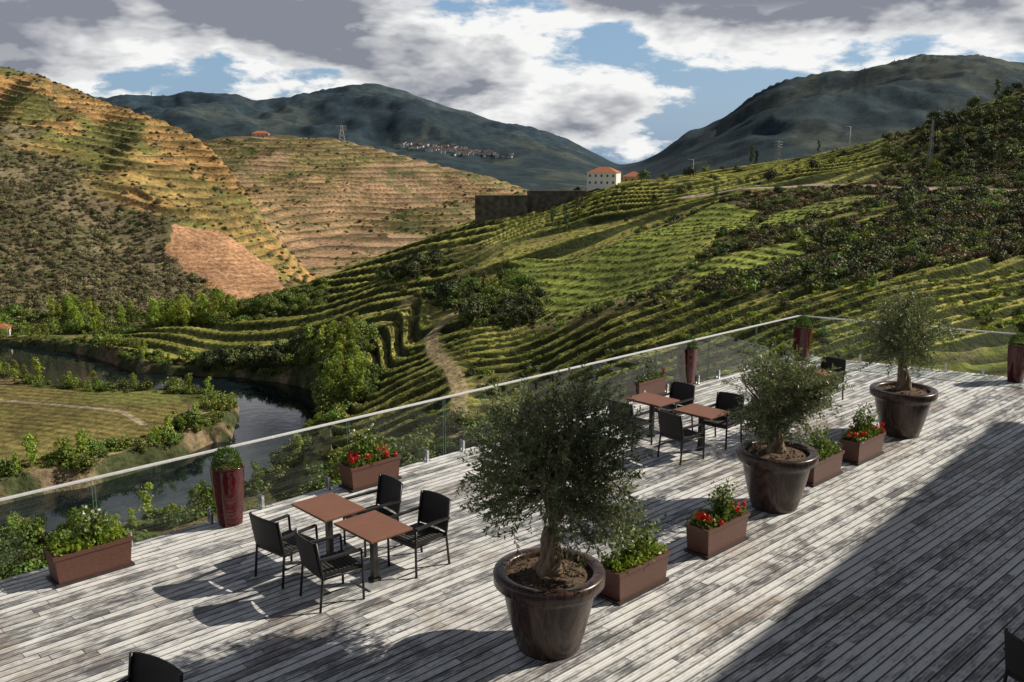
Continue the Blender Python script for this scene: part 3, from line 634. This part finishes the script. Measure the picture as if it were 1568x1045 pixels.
# chairs and tables
wick,T,b=material('dark_wicker',.5,spec=.4)
tc=T.node('ShaderNodeTexCoord').outputs['Object']
wa=T.node('ShaderNodeTexWave'); wa.inputs['Scale'].default_value=28; T.link(tc,wa.inputs[0]); wz=T.node('ShaderNodeTexWave',bands_direction='Z'); wz.inputs['Scale'].default_value=28; T.link(tc,wz.inputs[0])
w_=T.math('MULTIPLY',wa.outputs['Fac'],wz.outputs['Fac']); T.link(T.mix(w_,(.012,.010,.010),(.07,.06,.055)),b.inputs['Base Color']); T.link(T.bump(w_,.6,.01),b.inputs['Normal'])
frame=simple('dark_frame',(.014,.012,.012),(.028,.025,.024),10,.4)
def chair(x,y,face,big=1.):
    mb=MB(); w=.27*big; d=.26*big
    mb.box((0,0,.43),(2*w-.02,2*d,.035),0)
    mb.box((0,d-.015,.40),(2*w,.03,.04),1); mb.box((0,-d+.015,.40),(2*w,.03,.04),1)
    for sx in(-1,1):
        mb.tube([(sx*w,d,0),(sx*w,d,.43),(sx*w,d-.01,.63)],.017,1,6)
        mb.tube([(sx*w,-d-.05,0),(sx*w,-d,.43),(sx*w,-d-.07,.87)],.017,1,6)
        mb.box((sx*w,-.03,.645),(.05,2*d+.04,.025),1)
        mb.tube([(sx*w,d-.02,.22),(sx*w,-d+.0,.22)],.009,1,5); mb.tube([(sx*w,-d,.40),(sx*w,d,.40)],.014,1,5)
    V=[];F=[];nx,nz=10,8
    for side in(0,1):
        for j in range(nz+1):
            for i in range(nx+1):
                u=i/nx*2-1; t=j/nz; V.append((u*(w-.005),-d-.01-.075*t-.035*(1-u*u)-side*.018,.45+.42*t+.012*(1-u*u)*t))
    o=(nx+1)*(nz+1)
    for j in range(nz):
        for i in range(nx):
            a=j*(nx+1)+i; F.append((a,a+1,a+nx+2,a+nx+1)); F.append((o+a,o+a+nx+1,o+a+nx+2,o+a+1))
    for i in range(nx):
        a=nz*(nx+1)+i; F.append((a,a+1,o+a+1,o+a)); F.append((i,o+i,o+i+1,i+1))
    mb.add(V,F,0,True)
    for k in range(9): mb.box((0,-d+.03+k*.055*big,.450),(2*w-.05,.04,.012),0)
    mb.obj('wicker_armchair',[wick,frame],(x,y,0),math.atan2(face[1],face[0])-math.pi/2)
topm=simple('brown_tabletop',(.20,.085,.05),(.25,.11,.065),6,.5,stretch=(1,6,1)); basem=simple('steel_base',(.5,.5,.5),(.65,.65,.65),12,.4,.5)
def table(x,y):
    mb=MB(); mb.box((0,0,.735),(.62,.80,.03),0); mb.box((0,0,.709),(.56,.74,.02),1); mb.box((0,0,.37),(.075,.075,.66),1); mb.box((0,0,.012),(.42,.42,.018),2); mb.box((0,0,.04),(.12,.12,.04),1)
    mb.box((0,0,.69),(.36,.05,.02),1); mb.box((0,0,.688),(.05,.5,.02),1)
    mb.obj('bistro_table',[topm,frame,basem],(x,y,0),TH,.004)
D_=(.724,.689)
def tset(x,y,o1=.62,o2=.62,j=0.,sides=(1,1)):
    table(x,y)
    if sides[0]: chair(x-D_[0]*o1,y-D_[1]*o1,(D_[0]+j,D_[1]-j))
    if sides[1]: chair(x+D_[0]*o2,y+D_[1]*o2,(-D_[0]+j,-D_[1]))
tset(-1.72,10.93,.60,.68,.08); tset(-2.40,11.58,.62,.66,-.1)
tset(3.38,16.15,.55,.62,.1); tset(2.62,16.95,.6,.62,.0); tset(6.3,19.2,.6,.62,.05)
chair(-3.35,7.2,(-.5,-.8),1.25); chair(-4.75,6.9,(.8,.2),1.1); table(-4.05,6.95); chair(5.15,7.95,(.9,.3),1.25)
# ---------------------------------------------------------------- hotel wing (out of frame on the right)
hb=MB(); bx=(.63,.77); ba=math.atan2(bx[1],bx[0]); Lb=34; Wb=12; zt=9.
hb.box((-Lb/2,-Wb/2,(zt-9)/2),(Lb,Wb,zt+9),0); hb.box((-Lb/2,-Wb/2,zt+.15),(Lb+.6,Wb+.6,.3),2)
hb.box((-24.2,2.55,zt-.2),(19.6,4.5,.25),2)  # added canopy, out of view, placed to shade the near deck
for r in range(2):
    for k in range(9): hb.box((-2.2-k*3.6,.02,2+r*3.6),(2.2,.12,2.2),1); hb.box((-2.2-k*3.6,.06,.8+r*3.6),(2.5,.3,.1),2)
hb.obj('hotel_building',[white,dkglass,stone],(22,20.6,0),ba)
for lx,ly,sc_,zz in ((-2.5,1.7,2.6,3.6),(-6.3,1.2,2.9,3.2),(-9.6,2.0,2.4,3.4),(-12.4,1.6,2.2,4.0)):  # added unseen trees; crowns break up the building's shadow edge on the deck
    wx=22+lx*bx[0]-ly*bx[1]; wy=20.6+lx*bx[1]+ly*bx[0]
    root=link(bpy.data.objects.new('added_shade_tree',None)); root.location=(wx,wy,0)
    tb_=MB(); tb_.tube([(0,0,-.2),(.08,.05,2),(0,0,zz+.6)],[.2,.15,.11],0,8); tb_.obj('trunk',[bark],parent=root)
    src=bush_mesh('crown',fol['green'],n=1500,flat=.9,tall=1.,lobes=13,leaf=.10); src.scale=(sc_*.8,sc_*.8,sc_); src.location=(0,0,zz); link(src,root)
# ---------------------------------------------------------------- light
el=math.radians(36); az=math.radians(76)
S=Vector((math.sin(az)*math.cos(el),math.cos(az)*math.cos(el),math.sin(el)))
sl=bpy.data.lights.new('sun','SUN'); sl.energy=5.0; sl.angle=math.radians(.5); sl.color=(1,.92,.78)
so=bpy.data.objects.new('sun',sl); so.rotation_euler=S.to_track_quat('Z','Y').to_euler(); link(so)
w=bpy.data.worlds.new('World'); scene.world=w; w.use_nodes=True; T=NT(w.node_tree); bg=T.n['Background']
sky=T.node('ShaderNodeTexSky',sky_type='NISHITA'); sky.sun_disc=False; sky.sun_elevation=el; sky.sun_rotation=az
g=T.node('ShaderNodeTexCoord').outputs['Generated']
sp_=T.node('ShaderNodeSeparateXYZ'); T.link(g,sp_.inputs[0]); ez=sp_.outputs[2]
n_a=T.noise(T.mapv(g,(1,1,2.6),(.37,.1,.45)),7.0,7,.58,.1)
n_b=T.noise(T.mapv(g,(1,1,2.6),(.37-.012,.1,.45+.035)),7.0,4,.58,.1)
n_c=T.noise(T.mapv(g,(1.2,1.2,4),(2.3,4,1)),2.2,2,.5)
dens=T.math('ADD',T.math('ADD',n_a,T.ss(ez,.05,.13,.0,.13)),T.ss(n_c,.35,.65,-.055,.05))
mask=T.ss(dens,.43,.51)
lit=T.ss(T.math('SUBTRACT',n_a,n_b),-.07,.09)
thick=T.math('ADD',T.ss(dens,.48,.74,0,1.15),T.ss(n_c,.4,.65,-.2,.2))
thick=T.math('SUBTRACT',thick,T.math('MULTIPLY',lit,.6))
thick=T.math('ADD',thick,T.ss(ez,.08,.14,.12,.5),clamp=True)
cc=T.mix(thick,(9.4,9.4,9.3),(2.4,2.6,3.1))
cc=T.mix(T.ss(ez,.2,.5),cc,(1.2,1.3,1.6))
blue=T.mix(.65,sky.outputs[0],(2.3,4.1,6.6))
fin=T.mix(mask,blue,cc)
fin=T.mix(T.ss(ez,-.01,-.05),fin,(.6,.6,.55))
T.link(fin,bg.inputs[0]); bg.inputs[1].default_value=.1
# ---------------------------------------------------------------- camera
cd=bpy.data.cameras.new('camera'); cd.lens=33.0; cd.sensor_width=36; cd.clip_end=60000; cd.clip_start=.1
co=bpy.data.objects.new('camera',cd); co.location=(0,0,H); co.rotation_euler=(math.radians(90-11.5),0,0); link(co); scene.camera=co
scene.view_settings.view_transform='Standard'
